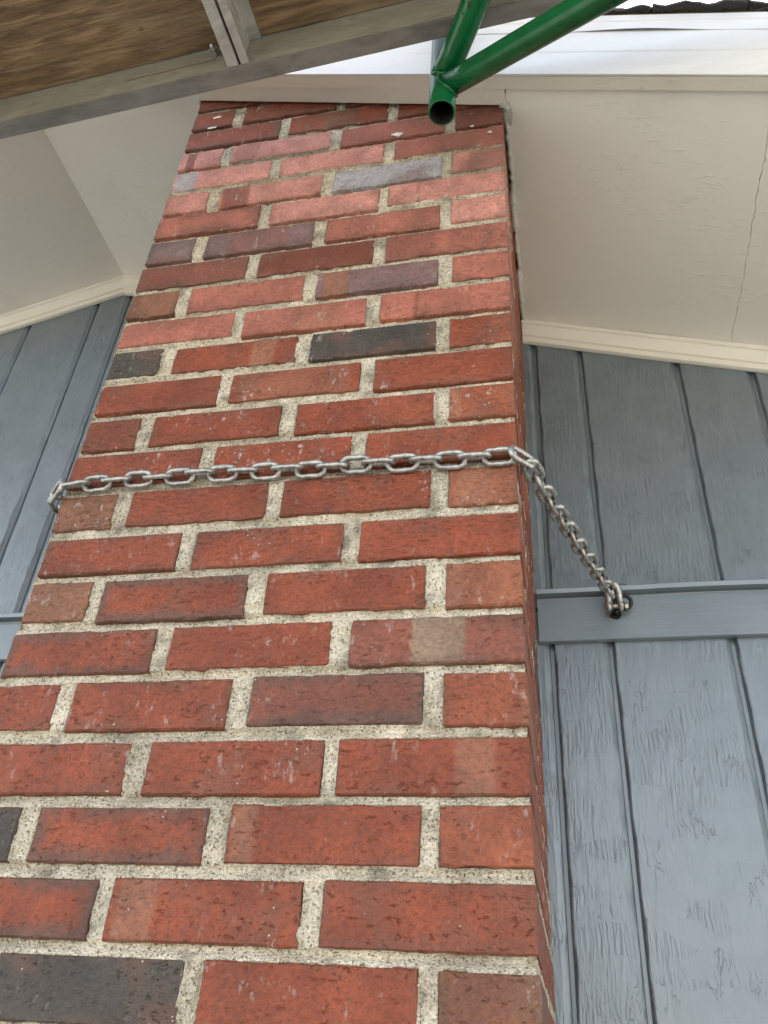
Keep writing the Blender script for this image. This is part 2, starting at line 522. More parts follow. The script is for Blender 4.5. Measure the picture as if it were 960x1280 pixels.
def board_mesh(x0, x1, z0, z1a, z1b, peak=None):
    """one siding board between two grooves: worn, ragged groove edges, chamfered"""
    gw = 0.0050
    n = max(4, int((max(z1a, z1b) - z0) / 0.02))
    V, F = [], []
    xa, xb = x0 + gw, x1 - gw
    for k in range(n + 1):
        t = k / n
        za, zb = z0 + (z1a - z0) * t, z0 + (z1b - z0) * t
        ja = 0.0009 * math.sin(za * 57 + x0 * 31) + random.uniform(-.0006, .0006)
        jb = 0.0009 * math.sin(zb * 49 + x1 * 23) + random.uniform(-.0006, .0006)
        cb = 0.0090 + random.uniform(-.0008, .0008)
        V += [(xa - 0.0022, YW, za), (xa + ja + 0.0008, D + 0.0008, za), (xa + 0.0028 + ja, D, za),
              (xb - cb + jb, D, zb), (xb + 0.0005, D + 0.0062, zb), (xb + 0.0022, YW, zb)]
    for k in range(n):
        for i in range(5):
            a = k * 6 + i
            F.append((a, a + 1, a + 7, a + 6))
    F.append(tuple(range(5, -1, -1)))
    F.append(tuple(n * 6 + i for i in range(6)))
    return mesh('siding_board', V, F)
def siding(gro_lo, gro_hi):
    for i in range(len(gro_lo) - 1):
        hput('siding_board', board_mesh(gro_lo[i], gro_lo[i + 1], -G + 0.05, 0.640, 0.640), M['siding'], wall)
    for i in range(len(gro_hi) - 1):
        a, b = gro_hi[i], gro_hi[i + 1]
        hput('siding_board', board_mesh(a, b, 0.695, soff(a) - 0.012, soff(b) - 0.012), M['siding'], wall)
def run(start, steps, lim):
    out = [start]
    i = 0
    s = 1 if lim > start else -1
    while (lim - out[-1]) * s > 0.05:
        out.append(out[-1] + s * steps[i % len(steps)])
        i += 1
    out[-1] = lim
    return out
pat = [0.197, 0.15, 0.197, 0.10]
right_lo = [0.6, 0.640, 0.7385, 0.9365] + run(1.1335, [0.15, 0.197, 0.10, 0.197], XR)
right_hi = [0.6, 0.641, 0.7385, 0.9350, 1.077] + run(1.176, pat, XR)
left_lo = sorted([0.02, -0.09, -0.24, -0.33, RIDGE + 0.02, -0.535, -0.720] + run(-0.870, pat, XL))
left_hi = sorted([0.02, -0.09, -0.24, -0.33, -0.436, -0.528, -0.720] + run(-0.870, pat, XL))
siding(right_lo, right_hi)
siding(left_lo, left_hi)

# belly band: a trim board with a drip cap on it, on both sides of the chimney
for a, b in ((XL, -0.004), (W + 0.004, XR)):
    xs = list(np.linspace(a, b, 40))
    bd = sweep_profile('trim_board', [(D - 0.0006, 0.6225), (D - 0.0110, 0.6225), (D - 0.0120, 0.6235), (D - 0.0120, 0.7035), (D - 0.0110, 0.7045), (D - 0.0006, 0.7045)], xs,
                       lambda x: 0.0006 * math.sin(x * 9))
    hput('trim_board', bd, M['trim'])
    cap = sweep_profile('drip_cap', [(D - 0.0006, 0.7055), (D - 0.009, 0.7055), (D - 0.0095, 0.7075), (D - 0.0275, 0.7085), (D - 0.0285, 0.7165), (D - 0.0265, 0.7185), (D - 0.0006, 0.7260)], xs,
                        lambda x: 0.0006 * math.sin(x * 9) + 0.0005 * math.sin(x * 23))
    hput('drip_cap', cap, M['trim'])

# soffit panels, each with a slightly ragged edge
TH = 0.009
def panel(name, x0, x1, y0, y1, mat, parent, dz=0.0, e0=None, e1=None, n=60, m=24):
    V, F = [], []
    ys = np.linspace(y0, y1, n + 1)
    e0 = np.zeros(n + 1) if e0 is None else e0
    e1 = np.zeros(n + 1) if e1 is None else e1
    for k, y in enumerate(ys):
        for i in range(m + 1):
            xa, xb = x0 + e0[k], x1 + e1[k]
            x = xa + (xb - xa) * i / m
            V.append((x, y, soff(x) + dz + 0.0009 * math.sin(x * 11 + 1) * math.sin(y * 9)))
    nb = len(V)
    V += [(v[0], v[1], v[2] + TH) for v in V]
    for k in range(n):
        for i in range(m):
            a = k * (m + 1) + i
            F.append((a, a + m + 1, a + m + 2, a + 1))
            F.append((nb + a, nb + a + 1, nb + a + m + 2, nb + a + m + 1))
    ring = [i for i in range(m)] + [k * (m + 1) + m for k in range(n)] + [n * (m + 1) + i for i in range(m, 0, -1)] + [k * (m + 1) for k in range(n, 0, -1)]
    for i in range(len(ring)):
        a, b = ring[i], ring[(i + 1) % len(ring)]
        F.append((a, b, b + nb, a + nb))
    return hput(name, mesh(name, V, F), mat, parent)
YF = -0.034
soffit = empty('soffit'); soffit.parent = house; soffit.location = (0, -2.5, G)
crack = np.cumsum(rng.normal(0, 1, 111)) * 0.0004 + rng.normal(0, 0.0006, 111)
crack -= crack.mean()
gap = 0.0005 + 0.0005 * np.abs(rng.normal(0, 1, 111))
panel('soffit_panel', RIDGE, -0.003, YF, YW - 0.004, M['soffit'], soffit)
panel('soffit_panel', W + 0.008, 1.0405, YF, YW - 0.004, M['soffit'], soffit, 0, None, crack, n=110)
panel('soffit_panel', 1.0405, 2.25, YF, YW - 0.004, M['soffit'], soffit, 0.0005, crack + gap, None, n=110)
panel('soffit_panel', 2.252, XR + 0.3, YF, YW - 0.004, M['soffit'], soffit, 0)
panel('soffit_panel', -1.66, RIDGE - 0.00005, YF, YW - 0.004, M['soffit'], soffit)
panel('soffit_panel', XL - 0.3, -1.663, YF, YW - 0.004, M['soffit'], soffit)
panel('filler_strip', -0.002, W + 0.006, YF, -0.0045, M['board'], soffit, -0.004, n=6, m=40)
# cracked caulk between brick and soffit
pts = [(W + 0.0055 + rng.normal(0, .0012), y, soff(W) - 0.001 + rng.normal(0, .0015)) for y in np.linspace(-0.004, 0.50, 60)]
hput('caulk_bead', tube_mesh('caulk_bead', pts, [0.0055 + 0.0022 * float(vnoise(np.array([k * .31, 2., 5.]))) for k in range(60)], 8), M['caulk'], soffit)
pts = [(-0.0035 + rng.normal(0, .0006), y, soff(0) - 0.0005 + rng.normal(0, .0008)) for y in np.linspace(-0.004, 0.50, 60)]
hput('caulk_bead', tube_mesh('caulk_bead', pts, [0.003 + 0.001 * float(vnoise(np.array([k * .31, 9., 5.]))) for k in range(60)], 8), M['caulk'], soffit)
# a smear of old filler at the right top corner of the brickwork
def blob(name, c, s, seed, amp=0.45, fr=1.9):
    V, F = [], []
    n, m = 22, 12
    for i in range(m + 1):
        th = math.pi * i / m
        for k in range(n):
            ph = 2 * math.pi * k / n
            d = np.array([math.sin(th) * math.cos(ph), math.sin(th) * math.sin(ph), math.cos(th)])
            r = 1 + amp * float(fbm((d * fr + seed)[None])[0])
            V.append(tuple(np.array(c) + d * np.array(s) * r))
    for i in range(m):
        for k in range(n):
            F.append((i * n + k, (i + 1) * n + k, (i + 1) * n + (k + 1) % n, i * n + (k + 1) % n))
    return mesh(name, V, F, True)
hput('filler_smear', blob('filler_smear', (W + 0.011, 0.012, soff(W) - 0.0015), (0.020, 0.034, 0.0042), 3.1), M['caulk'], soffit)

# bed moulding where wall meets soffit
prof = [(D - 0.0008, -0.001), (D - 0.030, -0.001), (D - 0.030, -0.011), (D - 0.026, -0.013), (D - 0.020, -0.022), (D - 0.017, -0.032), (D - 0.016, -0.036), (D - 0.011, -0.037), (D - 0.011, -0.0500), (D - 0.007, -0.0515), (D - 0.0008, -0.0515)]
for a, b in ((XL, RIDGE), (RIDGE, -0.002), (W + 0.002, XR)):
    e = 1e-6
    hput('bed_moulding', sweep_profile('bed_moulding', prof, list(np.linspace(a + e, b - e, 60)),
         lambda x: soff(x) + 0.0007 * math.sin(x * 13) + 0.0003 * math.sin(x * 41)), M['mould'])

# rake: cream sub-fascia, white aluminium fascia, drip trim
YB = -0.057
for a, b in ((XL - 0.3, RIDGE - 1e-5), (RIDGE, XR + 0.3)):
    xs = list(np.linspace(a, b, 120))
    ff = empty('fascia'); ff.parent = house; ff.location = (0, -2.5, G)
    hput('fascia_board', sweep_profile('fascia_board', [(YF - 0.0005, -0.006), (YB, -0.006), (YB, 0.136), (YF - 0.0005, 0.136)], xs, lambda x: soff(x) + 0.0004 * math.sin(x * 17)), M['board'], ff)
    wp = [(YB - 0.0005, -0.0065), (YB - 0.0046, -0.0075), (YB - 0.0050, 0.0200), (YB - 0.0037, 0.0235), (YB - 0.0042, 0.0660), (YB - 0.0054, 0.0700), (YB - 0.0062, 0.1380), (YB - 0.0005, 0.1380)]
    hput('fascia_cover', sweep_profile('fascia_cover', wp, xs, lambda x: soff(x) + 0.0006 * math.sin(x * 8), lambda i, x: 0.0008 * math.sin(x * 6 + i)), M['white'], ff)
    def wav(i, x):
        return -0.0042 * max(0.0, math.sin(x * 10.5 - 7.4)) ** 2 - 0.0003 * math.sin(x * 31) if i in (0, 1) else 0.0
    dp = [(YB - 0.0066, 0.1320), (YB - 0.0076, 0.1320), (YB - 0.0092, 0.1600), (YB - 0.0112, 0.1635), (YB - 0.0120, 0.1790), (YB + 0.02, 0.1790), (YB + 0.02, 0.1720), (YB - 0.0085, 0.1680)]
    hput('drip_trim', sweep_profile('drip_trim', dp, xs, lambda x: soff(x) + 0.0008 * math.sin(x * 10.5 - 1.4), wav), M['white'], ff)
# roof: deck and shingles
roof = empty('roof'); roof.parent = house; roof.location = (0, -2.5, G)
for a, b in ((XL - 0.35, RIDGE), (RIDGE + 1e-4, XR + 0.35)):
    V = []
    for y in (YB - 0.010, 4.9):
        V += [(a, y, soff(a) + 0.1815), (b, y, soff(b) + 0.1815), (b, y, soff(b) + 0.1885), (a, y, soff(a) + 0.1885)]
    hput('roof_deck', mesh('roof_deck', V, [(0, 1, 2, 3), (7, 6, 5, 4), (0, 4, 5, 1), (1, 5, 6, 2), (2, 6, 7, 3), (3, 7, 4, 0)]), M['deck'], roof)
def shingle_mesh(x0, x1, y0, y1, dz, th):
    n = 14
    V, F = [], []
    for i in range(n + 1):
        x = x0 + (x1 - x0) * i / n
        ye = y0 + 0.0030 * math.sin(x * 91 + dz * 900) + random.uniform(-.0014, .0014)
        zc = soff(x) + dz - 0.0025 * abs(math.sin(x * 37)) 
        V += [(x, ye, zc - 0.001), (x, y1, soff(x) + dz), (x, y1, soff(x) + dz + th), (x, ye, zc + th + random.uniform(-.0008, .0008))]
    for i in range(n):
        for k in range(4):
            a, b = i * 4 + k, i * 4 + (k + 1) % 4
            F.append((a, b, b + 4, a + 4))
    F += [(3, 2, 1, 0), tuple(n * 4 + k for k in range(4))]
    return mesh('shingle', V, F)
for layer, dz in ((0, 0.1900), (1, 0.1955), (2, 0.2010)):
    x = RIDGE + 0.01 + layer * 0.05
    while x < XR + 0.25:
        Ls = random.uniform(0.09, 0.19)
        ov = random.uniform(-0.004, 0.008)
        hput('shingle', shingle_mesh(x, min(x + Ls - 0.004, XR + 0.34), YB - 0.0165 - ov + 0.003 * layer, 0.3, dz, 0.0052), M['shingle'], roof)
        x += Ls
    x = RIDGE - 0.01 - layer * 0.05
    while x > XL - 0.2:
        Ls = random.uniform(0.15, 0.3)
        hput('shingle', shingle_mesh(max(x - Ls + 0.004, XL - 0.34), x, YB - 0.0165 - random.uniform(0, .012), 0.3, dz, 0.0052), M['shingle'], roof)
        x -= Ls
for a, b in ((XL - 0.34, RIDGE), (RIDGE + 1e-4, XR + 0.34)):
    V = []
    for y in (0.31, 4.92):
        V += [(a, y, soff(a) + 0.1900), (b, y, soff(b) + 0.1900), (b, y, soff(b) + 0.207), (a, y, soff(a) + 0.207)]
    hput('roof_covering', mesh('roof_covering', V, [(0, 1, 2, 3), (7, 6, 5, 4), (0, 4, 5, 1), (1, 5, 6, 2), (2, 6, 7, 3), (3, 7, 4, 0)]), M['shingle'], roof)

# ------------------------------------------------------------------ chimney
J, PI_, BH = 0.0209, 0.06877, 0.0556
BL = (W - 2 * J) / 3
HD = (BL - J) / 2
ROW = {
 0: [[0, .0851, 0, .0556], [.106, .2965, 0, .0558], [.3152, .5129, 0, .0566], [.5303, .6165, 0, .0563]],
 1: [[0, .191, .0682, .1221], [.2087, .4013, .0688, .1241], [.4214, .6160, .0693, .1265]],
 2: [[0, .0826, .1368, .1912], [.1048, .2942, .1373, .1921], [.3179, .5107, .1392, .1954], [.5291, .6157, .1398, .1949]],
 3: [[0, .1914, .2052, .2599], [.2143, .4074, .2046, .2617], [.4234, .6160, .2051, .2618]],
 4: [[0, .0855, .2757, .3308], [.1049, .2945, .2745, .3318], [.319, .5087, .2775, .3333], [.5303, .6160, .2739, .3312]],
 5: [[.0006, .1892, .3423, .3982], [.209, .4017, .345, .3994], [.4248, .6156, .3435, .3986]],
 6: [[.0024, .0864, .4142, .4684], [.1029, .292, .4103, .4676], [.3155, .5072, .4121, .4674], [.5304, .6155, .4108, .4676]],
 7: [[.0030, .191, .4806, .5343], [.2121, .4033, .4791, .5345], [.4244, .6156, .4784, .5341]],
 8: [[0, .0851, .5502, .6057], [.106, .2971, .5502, .6057], [.3179, .509, .5502, .6057], [.5312, .6142, .5488, .605]],
 10: [[.0017, .0839, .6866, .7422], [.1064, .2965, .6867, .74], [.3189, .5104, .6865, .7396], [.5298, .6152, .6877, .7432]],
 11: [[.0034, .1941, .7558, .8124], [.2125, .4035, .7565, .8093], [.4239, .6146, .7531, .8115]],
 12: [[.0036, .0849, .8281, .8829], [.1084, .3022, .8273, .879], [.3234, .5085, .8252, .8788], [.5283, .6152, .8237, .8805]],
 13: [[.002, .1923, .8971, .9499], [.2089, .4024, .8918, .9459], [.4239, .615, .894, .9496]],
 15: [[0, .1911, 1.0315, 1.0871], [.212, .403, 1.0315, 1.0871], [.4239, .6146, 1.0295, 1.0885]],
 16: [[0, .0851, 1.1003, 1.1559], [.106, .2971, 1.1003, 1.1559], [.3179, .509, 1.1003, 1.1559], [.5267, .6145, 1.1027, 1.1609]],
 17: [[0, .1911, 1.1691, 1.2246], [.212, .403, 1.1691, 1.2246], [.4198, .6145, 1.1724, 1.2282]],
 18: [[0, .0851, 1.2379, 1.2934], [.106, .2971, 1.2379, 1.2934], [.3179, .509, 1.2379, 1.2934], [.5272, .6140, 1.2406, 1.2984]],
}
def rowof(c):
    if c in ROW:
        return ROW[c]
    z0, z1 = c * PI_, c * PI_ + BH
    xs = [(0, BL), (BL + J, 2 * BL + J), (2 * BL + 2 * J, W)] if c % 2 else [(0, HD), (HD + J, HD + J + BL), (HD + 2 * J + BL, HD + 2 * J + 2 * BL), (W - HD, W)]
    jit = lambda: random.uniform(-.0018, .0018)
    return [[a + (jit() if a > 0 else 0), b + (jit() if b < W - .001 else 0), z0 + jit() * .5, z1 + jit() * .5] for a, b in xs]
R_, r_, K_ = (.180, .0410, .0175), (.142, .036, .017), (.430, .185, .148)  # K_: pink brick paled further, sky glare on upper courses painted into its colour
O_, B_, D_ = (.215, .072, .036), (.135, .058, .031), (.047, .038, .031)
G_, P_, N_ = (.285, .265, .280), (.175, .105, .102), (.165, .052, .032)
T_ = (.215, .090, .052)
L_ = (.210, .058, .027)
Q_ = (.275, .092, .062)  # red paled towards pink, sky sheen of the upper courses put into the colour
BR = {   # per visible course: colour, dark rim, (band from, band to, band colour, strength)
 0: [(B_,), (D_, .2), (R_, 0, (.05, .22, r_, .6)), (B_, .1, (.1, .7, N_, .5))],
 1: [(R_, 1.0), (R_, .15, (.02, .22, T_, .7)), (R_, .2, (.75, .98, r_, .5))],
 2: [(D_,), (R_, .85), (R_, .05, (.0, .12, T_, .8)), (L_, 0, (.25, .27, T_, .6))],
 3: [(R_, .2, (.0, .3, L_, .5)), (R_, .1), (R_, .05, (.60, .80, T_, .7))],
 4: [(R_, .1), (R_, .3), (N_, .95), (O_, .05, (.0, .9, R_, .7))],
 5: [(R_, .75), (R_, .1), (N_, .35, (.34, .64, (.20, .135, .09), .95))],
 6: [(B_, 0, (.0, 1.0, T_, .35)), (R_, 1.0), (R_, .1), (O_, 0, (.0, .2, T_, .7))],
 7: [(R_, .6), (R_, .5), (R_, .1)],
 8: [(B_, .1, (.0, 1.0, T_, .25)), (R_, .3), (R_, .1, (.6, .7, r_, .6)), (O_, .1, (.1, .6, T_, .7))],
 9: [(R_, .2), (R_, .1), (R_, .05, (.45, .47, r_, .9))],
 10: [(r_, .1), (R_, .1), (R_, 0, (.5, .95, L_, .5)), (L_, .1, (.0, .15, T_, .8))],
 11: [(R_, .15), (R_, .1, (.05, .9, T_, .5)), (R_, .1)],
 12: [(D_, .1), (R_, 0, (.62, .80, T_, .8)), (D_, .1), (R_, 0, (.6, .98, T_, .4))],
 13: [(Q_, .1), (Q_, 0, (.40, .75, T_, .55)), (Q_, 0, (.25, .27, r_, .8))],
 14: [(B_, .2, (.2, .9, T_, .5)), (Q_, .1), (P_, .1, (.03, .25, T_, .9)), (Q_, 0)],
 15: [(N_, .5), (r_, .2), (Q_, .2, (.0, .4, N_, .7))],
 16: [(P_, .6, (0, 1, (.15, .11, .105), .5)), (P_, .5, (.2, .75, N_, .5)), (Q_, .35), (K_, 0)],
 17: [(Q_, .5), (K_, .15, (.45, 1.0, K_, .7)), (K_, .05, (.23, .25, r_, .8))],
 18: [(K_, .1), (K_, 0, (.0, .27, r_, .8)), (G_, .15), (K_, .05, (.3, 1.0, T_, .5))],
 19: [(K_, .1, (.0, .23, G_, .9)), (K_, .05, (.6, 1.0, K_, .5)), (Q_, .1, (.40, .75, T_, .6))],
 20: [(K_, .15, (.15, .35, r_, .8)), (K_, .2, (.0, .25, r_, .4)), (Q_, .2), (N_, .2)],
 21: [(R_, .7), (R_, .15, (.33, .68, B_, .8)), (R_, .3)],
 22: [(R_, .3), (r_, .2), (r_, .2), (B_, 0)],
 23: [(r_, .3), (N_, .1), (R_, .1)],
}
def brick_mesh(L, H, dep, side_skip=None):
    """rough-arrised brick: front face on y=0 looking to -y, centred on x and z"""
    nx, nz = max(6, int(L / 0.008)), 7
    xs = np.linspace(-L / 2, L / 2, nx + 1)
    zs = np.linspace(-H / 2, H / 2, nz + 1)
    xs[1] = xs[0] + 0.0016; xs[-2] = xs[-1] - 0.0016
    zs[1] = zs[0] + 0.0016; zs[-2] = zs[-1] - 0.0016
    X, Z = np.meshgrid(xs, zs)
    sd_ = rng.random() * 60
    P = np.stack([X * 34 + sd_, Z * 34, np.full_like(X, sd_)], -1)
    Y = 0.0005 * fbm(P) + 0.0003 * vnoise(P * 5)
    edge = np.zeros_like(X)
    edge[0, :] = edge[-1, :] = 1; edge[:, 0] = 1; edge[:, -1] = 1
    Y = Y + edge * (0.0014 + 0.0010 * np.abs(vnoise(P * 3.1 + 4)))
    X = X + np.where((X == X.min()) | (X == X.max()), 0.0013 * fbm(P * 2.7 + 9), 0)
    Z = Z + np.where((Z == Z.min()) | (Z == Z.max()), 0.0015 * fbm(P * 2.1 + 2), 0)
    # a chipped corner or arris now and then
    if rng.random() < 0.5:
        cx, cz = rng.choice(xs), rng.choice([zs[0], zs[-1]])
        d = np.hypot(X - cx, Z - cz)
        Y += 0.0030 * np.clip(1 - d / 0.010, 0, 1)
    V = [tuple(v) for v in np.stack([X, Y, Z], -1).reshape(-1, 3)]
    q = nx + 1
    F = [(r * q + i, r * q + i + 1, (r + 1) * q + i + 1, (r + 1) * q + i) for r in range(nz) for i in range(nx)]
    ring = list(range(nx)) + [r * q + nx for r in range(nz)] + [nz * q + i for i in range(nx, 0, -1)] + [r * q for r in range(nz, 0, -1)]
    b = len(V)
    for k in ring:
        x, y, z = V[k]
        V.append((x, 0.006, z))
    for k in ring:
        x, y, z = V[k]
        V.append((max(-L / 2, min(L / 2, x)), dep, max(-H / 2, min(H / 2, z))))
    m = len(ring)
    for i in range(m):
        a, c = ring[i], ring[(i + 1) % m]
        F.append((c, a, b + i, b + (i + 1) % m))
        F.append((b + (i + 1) % m, b + i, b + m + i, b + m + (i + 1) % m))
    F.append(tuple(b + m + i for i in range(m)))
    return mesh('brick', V, F, False)
chim = tag(empty('chimney', (W / 2, D / 2, 0)), 'tall red brick chimney with pale mortar running up to the soffit', 'chimney')
rects = []                                  # front joints, for the mortar
def add_brick(x0, x1, z0, z1, dep, spec, face='front', eff=0.35):
    L, H = x1 - x0, z1 - z0
    o = put('brick', brick_mesh(L, H, dep), M['brick'], chim)
    cx, cz = (x0 + x1) / 2, (z0 + z1) / 2
    if face == 'front':
        o.location = (cx - W / 2, -D / 2 + random.uniform(-.0008, .0008), cz + G)
    elif face == 'right':
        o.location = (W / 2 + random.uniform(-.0008, .0008), cx - D / 2, cz + G); o.rotation_euler = (0, 0, math.pi / 2)
    else:
        o.location = (-W / 2 + random.uniform(-.0008, .0008), cx - D / 2, cz + G); o.rotation_euler = (0, 0, -math.pi / 2)
    if face == 'front':
        o.rotation_euler = (random.uniform(-.003, .003), random.uniform(-.002, .002), random.uniform(-.002, .002))
    v = random.uniform(.93, 1.07)
    o.color = (*[k * v * 1.22 for k in spec[0]], 1)
    o['hx'], o['hz'] = L / 2, H / 2
    o['halo'] = float(spec[1]) if len(spec) > 1 else 0.0
    bd = spec[2] if len(spec) > 2 else (0, 0, R_, 0)
    o['b0'], o['b1'], o['bk'] = float(bd[0]), float(bd[1]), float(bd[3])
    o['bc'] = (*[k * 1.22 for k in bd[2]], 1.0)
    o['eff'] = eff
    return o
def rnd_spec():
    return (random.choice([R_, R_, R_, r_, N_, L_, B_, D_]), random.choice([0, .1, .3, .8]))
CMIN, CMAX = -8, 24
low = []
for c in range(-21, CMAX + 1):
    rw = rowof(c)
    for i, (x0, x1, z0, z1) in enumerate(rw):
        if c >= CMIN:
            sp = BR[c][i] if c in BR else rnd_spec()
            corner = i in (0, len(rw) - 1)
            dep = (BL if c % 2 == 0 else HD) if corner else 0.088
            effv = {8: .9, 9: .7, 10: .7, 11: .6, 15: .6, 16: .7, 17: .8, 18: .8, 19: .9, 20: 1.0, 21: .9, 22: .8}.get(c, 0.35)
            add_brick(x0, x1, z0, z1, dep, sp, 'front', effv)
            rects.append((x0, x1, z0, z1))
        else:
            low.append((x0, x1, z0, z1, 'front'))
    z0, z1 = c * PI_, c * PI_ + BH
    spans = [(HD + J, HD + J + BL), (HD + 2 * J + BL, HD + 2 * J + 2 * BL)] if c % 2 else [(BL + J, 2 * BL + J), (2 * BL + 2 * J, D - 0.004)]
    for a, b in spans:
        for fc in ('right', 'left'):
            if c >= CMIN:
                aa, bb = (a, b)
                o = add_brick(aa, min(bb, D - 0.004), z0, z1, 0.088, rnd_spec() if random.random() < .3 else (R_, .1), fc)
            else:
                low.append((a, min(b, D - 0.004), z0, z1, fc))
# the courses near the ground, below the picture, as one part
V, F = [], []
for a, b, z0, z1, fc in low:
    k = len(V)
    for z in (z0, z1):
        if fc == 'front':
            V += [(a, 0, z), (b, 0, z), (b, .08, z), (a, .08, z)]
        elif fc == 'right':
            V += [(W, a, z), (W, b, z), (W - .08, b, z), (W - .08, a, z)]
        else:
            V += [(0, b, z), (0, a, z), (.08, a, z), (.08, b, z)]
    F += [(k, k + 1, k + 5, k + 4), (k + 1, k + 2, k + 6, k + 5), (k + 2, k + 3, k + 7, k + 6), (k + 3, k, k + 4, k + 7), (k + 3, k + 2, k + 1, k), (k + 4, k + 5, k + 6, k + 7)]
lo = put('lower_brickwork', mesh('lower_brickwork', V, F), M['brick'], chim, (-W / 2, -D / 2, G))
lo['kind'] = 'stuff'
lo.color = (*[k * 1.22 for k in R_], 1)
for k_ in ('halo', 'b0', 'b1', 'bk'):
    lo[k_] = 0.0
lo['hx'] = lo['hz'] = 9.0
lo['bc'] = (*[k * 1.22 for k in R_], 1.0)
lo['eff'] = 0.3

# mortar: a displaced sheet on the front, finer than the joints, and the core behind it
def mortar_front():
    st = 0.0021
    xs = np.arange(0.001, W - 0.0005, st)
    zs = np.arange(CMIN * PI_ - 0.01, CMAX * PI_ + BH, st)
    X, Z = np.meshgrid(xs, zs)
    P = np.stack([X, Z, np.zeros_like(X)], -1)
    n1, n2, n3 = fbm(P * 55 + 3, 3), fbm(P * 190 + 9, 2), fbm(P * 14 + 21, 2)
    inside = np.full(X.shape, -1.0)
    nosmear = np.zeros(X.shape, bool)
    for x0, x1, z0, z1 in rects:
        i0, i1 = np.searchsorted(xs, [x0 - .012, x1 + .012]); k0, k1 = np.searchsorted(zs, [z0 - .012, z1 + .012])
        s = np.s_[k0:k1, i0:i1]
        d = np.minimum(np.minimum(X[s] - x0, x1 - X[s]), np.minimum(Z[s] - z0, z1 - Z[s]))
        nosmear[s] |= (Z[s] - z0 < 0.007) & (d > -0.001)
        inside[s] = np.maximum(inside[s], d)
    # tooled joints: fullest beside the bricks, shallow trough in the middle
    dist = np.clip(-inside, 0, .011)
    Y = 0.0012 + 0.0022 * np.clip(dist / 0.006, 0, 1) + 0.0016 * n1 + 0.0013 * n2 + 0.0012 * n3
    # the bed joints are struck: deep under the brick above, nearly flush at the brick below
    f = np.clip((np.mod(Z, PI_) - BH) / (PI_ - BH), 0, 1)
    f = np.clip((f - 0.25) / 0.50, 0, 1)
    Y = Y + (0.0056 + 0.0040 * np.clip((Z - 0.75) / 0.3, 0, 1)) * f * f * (3 - 2 * f) * (1 + 0.5 * n3)
    # head joints: a dragged groove beside each brick, fuller and rougher in the middle
    head = np.mod(Z, PI_) < BH - 0.002
    Y = Y + np.where(head, 0.0026 * np.exp(-((dist - 0.0030) / 0.0014) ** 2) * (0.5 + 0.8 * np.clip(n1 + .3, 0, 1)) - 0.0012 * np.clip((dist - .005) / .004, 0, 1), 0)
    Y = Y + 0.0022 * np.clip(fbm(P * 90 + 41, 2) - 0.25, 0, 1) * 3          # crumbled holes
    Y = np.maximum(Y, -0.0007)
    sw = 0.0008 + 0.0042 * np.clip(n3 * 0.8 + n1 * 0.6 - 0.12, 0, 1)      # thin smears over the arrises
    sw = np.where(nosmear, 0.0006, sw)
    film = np.where(nosmear, 0.004, -0.0004 + 0.0016 * np.clip(inside / np.maximum(sw, 1e-5), 0, 1) - 0.0005 * n2)
    Y = np.where((inside > 0) & (inside < sw), film, Y)
    Y = np.where(inside >= sw, 0.009, Y)
    V = np.stack([X, Y, Z], -1).reshape(-1, 3)
    q = len(xs)
    k = np.arange((len(zs) - 1) * q).reshape(len(zs) - 1, q)[:, :-1].ravel()
    F = np.stack([k, k + 1, k + q + 1, k + q], -1)
    return big_mesh('mortar_joints', V, F, False)
def mortar_side(x, sgn):
    st = 0.004
    ys = np.arange(0.003, D + .008, st)
    zs = np.arange(CMIN * PI_ - 0.01, CMAX * PI_ + BH, st)
    Yg, Z = np.meshgrid(ys, zs)
    P = np.stack([Yg, Z, np.full_like(Yg, x * 3)], -1)
    X = x - sgn * (0.0014 + 0.0018 * fbm(P * 55 + 5, 3) + 0.0012 * fbm(P * 150, 2))
    V = np.stack([X, Yg, Z], -1).reshape(-1, 3)
    q = len(ys)
    k = np.arange((len(zs) - 1) * q).reshape(len(zs) - 1, q)[:, :-1].ravel()
    F = np.stack([k, k + 1, k + q + 1, k + q], -1) if sgn > 0 else np.stack([k, k + q, k + q + 1, k + 1], -1)
    return big_mesh('mortar_joints', V, F, False)
put('mortar_joints', mortar_front(), M['mortar'], chim, (-W / 2, -D / 2, G))
put('mortar_joints', mortar_side(W, 1), M['mortar'], chim, (-W / 2, -D / 2, G))
put('mortar_joints', mortar_side(0, -1), M['mortar'], chim, (-W / 2, -D / 2, G))
put('mortar_core', box_mesh('mortar_core', .0108, W - .0108, .0108, D + .006, -G, CMAX * PI_ + BH), M['mortar'], chim, (-W / 2, -D / 2, G))
put('mortar_footing', box_mesh('mortar_footing', .004, W - .004, .004, D + .005, -G, CMIN * PI_ - 0.012), M['mortar'], chim, (-W / 2, -D / 2, G))

# old paint and filler splashed on the top courses
for k, (sx, sz, a, b) in enumerate(((.4263, 1.383, .0085, .0055), (.0498, 1.548, .0080, .0034), (.0448, 1.511, .0090, .0028), (.5607, 1.372, .0030, .0024), (.5913, 1.345, .0036, .0026))):
    put('paint_splash', blob('paint_splash', (sx, -0.0006, sz), (a, 0.0009 if sz > 1 else 0.0005, b), 1.7 * k + 5, 1.0, 3.4), M['mould'], chim, (-W / 2, -D / 2, G))

